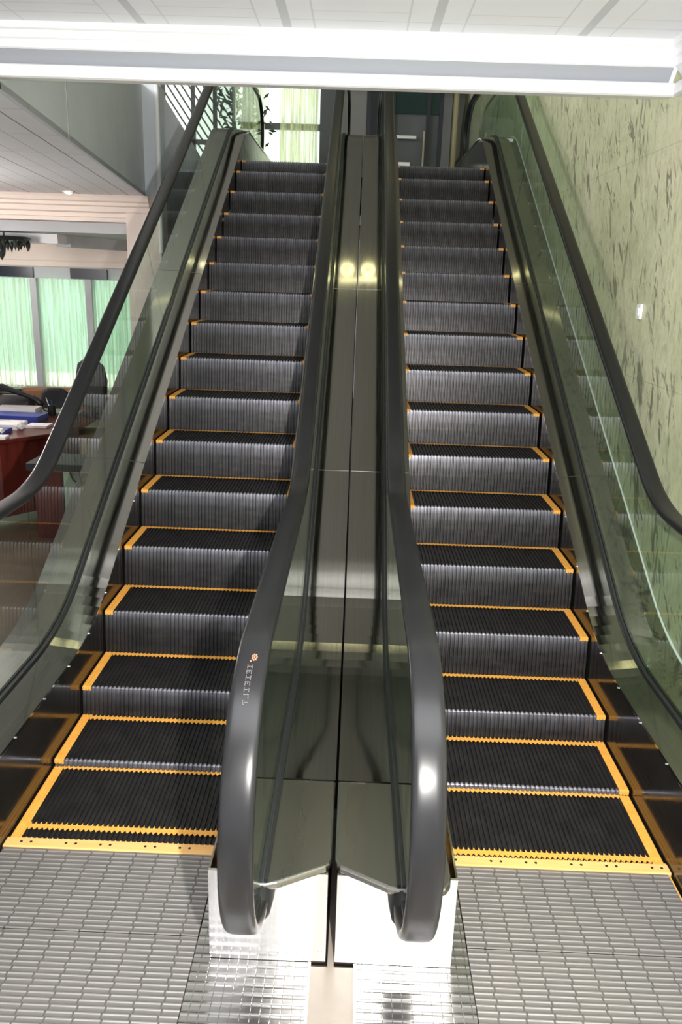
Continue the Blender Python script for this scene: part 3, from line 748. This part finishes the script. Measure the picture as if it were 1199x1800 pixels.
# lattice screen
sc = thing('lattice_screen', (-2.4, 10.9, ZTOP), 'dark diagonal lattice screen in front of the bright window at upper left', 'screen')
ly, x0, x1, z0, z1 = 10.9, -3.05, -1.98, 3.72, 5.1
for x in (x0, -2.60, -2.27, x1): MB().box(x-.03, x+.03, ly-.02, ly+.02, ZTOP, z1).build('post', 'iron', sc)
for z in (4.10,): MB().box(x0, x1, ly-.02, ly+.02, z-.035, z+.035).build('rail', 'iron', sc)
i = 0
for k in range(26):
    zt = z0-1.5+k*.155
    a = Vector((x0, ly, zt+1.5)); b = Vector((x1, ly, zt+1.5-1.53))
    def clip(a, b):
        if b.z < z0: t = (a.z-z0)/(a.z-b.z); b = a+(b-a)*t
        if a.z > z1: t = (a.z-z1)/(a.z-b.z); a = a+(b-a)*t
        return a, b
    if a.z < z0+.05 or b.z > z1-.05: continue
    a, b = clip(a, b)
    if (b-a).length > .1: MB().bar(a, b, .02, .012).build('slat', 'iron', sc)
# leafy plant in front of the screen
pl = thing('potted_plant', (-1.85, 10.6, ZTOP), 'dark leafy plant on the upper landing in front of the window screen', 'plant')
MB().lathe([(.12, 0), (.17, .3), (.15, .3), (.1, .02)], (-1.80, 10.5, ZTOP), 16).build('pot', 'dgrey', pl)
MB().tube([(-1.80, 10.5, ZTOP+.2), (-1.82, 10.5, ZTOP+.8), (-1.78, 10.5, ZTOP+1.3)], .015, 6).build('stem', 'leaf', pl)
m = MB(); random.seed(5)
for i in range(210):
    c = Vector((-1.80+random.gauss(0, .17), 10.5+random.gauss(0, .10), ZTOP+1.15+random.gauss(0, .27)))
    u = Vector((random.uniform(-1, 1), random.uniform(-1, 1), random.uniform(-1, .4))).normalized()*random.uniform(.05, .09); ww = u.cross(Vector((random.random(), 1, .3))).normalized()*.022
    m.add([c-u, c+ww, c+u, c-ww], [(0, 1, 2, 3)])
m.build('foliage', 'leaf', pl)
# doors and piers on the far side
def far_door(x0, x1, zt, label, m='teal', fr='navy', y=11.9):
    d = thing('glass_door', ((x0+x1)/2, y, ZTOP), label, 'door')
    MB().box(x0, x1, y, y+.03, ZTOP, zt).build('door_leaf', m, d)
    for a, b in ((x0, x0+.07), (x1-.07, x1)): MB().box(a, b, y-.03, y+.04, ZTOP, zt).build('frame', fr, d)
    MB().box(x0, x1, y-.03, y+.04, zt-.08, zt).build('frame', fr, d)
    MB().tube([(x1-.10, y-.07, 4.30), (x1-.10, y-.07, 4.62)], .012, 8).build('handle', 'chrome', d)
    return d
far_door(.02, .42, 5.6, 'narrow navy framed door on the far landing between the two escalators', 'navy')
cab = thing('display_cabinet', (.85, 11.6, ZTOP), 'tall dark teal fronted cabinet on the far landing above the right steps', 'cabinet')
MB().box(.44, 1.22, 11.55, 11.9, 4.70, 5.5).build('upper_panel', 'teal', cab)
MB().box(.44, 1.22, 11.6, 11.9, ZTOP, 4.70).build('lower_panel', 'dgrey', cab)
for x in (.44, 1.00, 1.20): MB().box(x-.03, x+.03, 11.52, 11.6, ZTOP, 5.5).build('post', 'navy', cab)
MB().box(.93, .955, 11.50, 11.53, ZTOP, 4.45).build('edge_strip', 'cream', cab)
MB().box(.50, .82, 11.50, 11.54, 4.33, 4.375).build('door_pull', 'chrome', cab)
MB().box(.50, .74, 11.50, 11.54, 3.93, 3.985).build('door_pull', 'chrome', cab)
struct(MB().box(1.26, 1.42, 12.1, 12.3, ZTOP, 6.2).build('wall_pier_2', 'grey'))
struct(MB().tube([(1.44, 11.7, ZTOP), (1.44, 11.7, 6.2)], .045, 10).build('wall_post', 'cream'))
struct(MB().box(1.80, 4.2, 12.3, 12.4, ZTOP, 6.3).build('wall_far_right', 'hall'))
# ring lamps and strip lamp on the upper ceiling (they mirror in the decks)
for i, (x, lb) in enumerate(((-.17, 'left one of two small round lamps on the upper hall ceiling'), (.12, 'right one of two small round lamps on the upper hall ceiling'))):
    c = thing('round_lamp', (x, 7.05, 6.2), lb, 'lamp', 'round lamps above the escalators')
    prof_ = [(x+.075*math.cos(a), 7.05+.075*math.sin(a), 6.13) for a in (2*PI*k/20 for k in range(21))]
    MB().tube(prof_, .022, 8, False).build('ring_tube', 'warm', c)
    MB().tube([(x, 7.05, 6.2), (x, 7.05, 6.14)], .02, 8).build('mount', 'white', c)
    MB().box(x-.09, x+.09, 7.04, 7.06, 6.135, 6.145).build('crossbar', 'white', c)
c = thing('strip_lamp', (0, 6.90, 6.2), 'thin warm strip lamp across the upper hall ceiling', 'lamp')
MB().tube([(-1.6+.1*k, 6.90+.02*math.sin(k*.8), 6.14) for k in range(33)], .018, 8).build('tube', 'warm', c)
MB().box(-1.6, 1.6, 6.88, 6.92, 6.16, 6.2).build('housing', 'white', c)
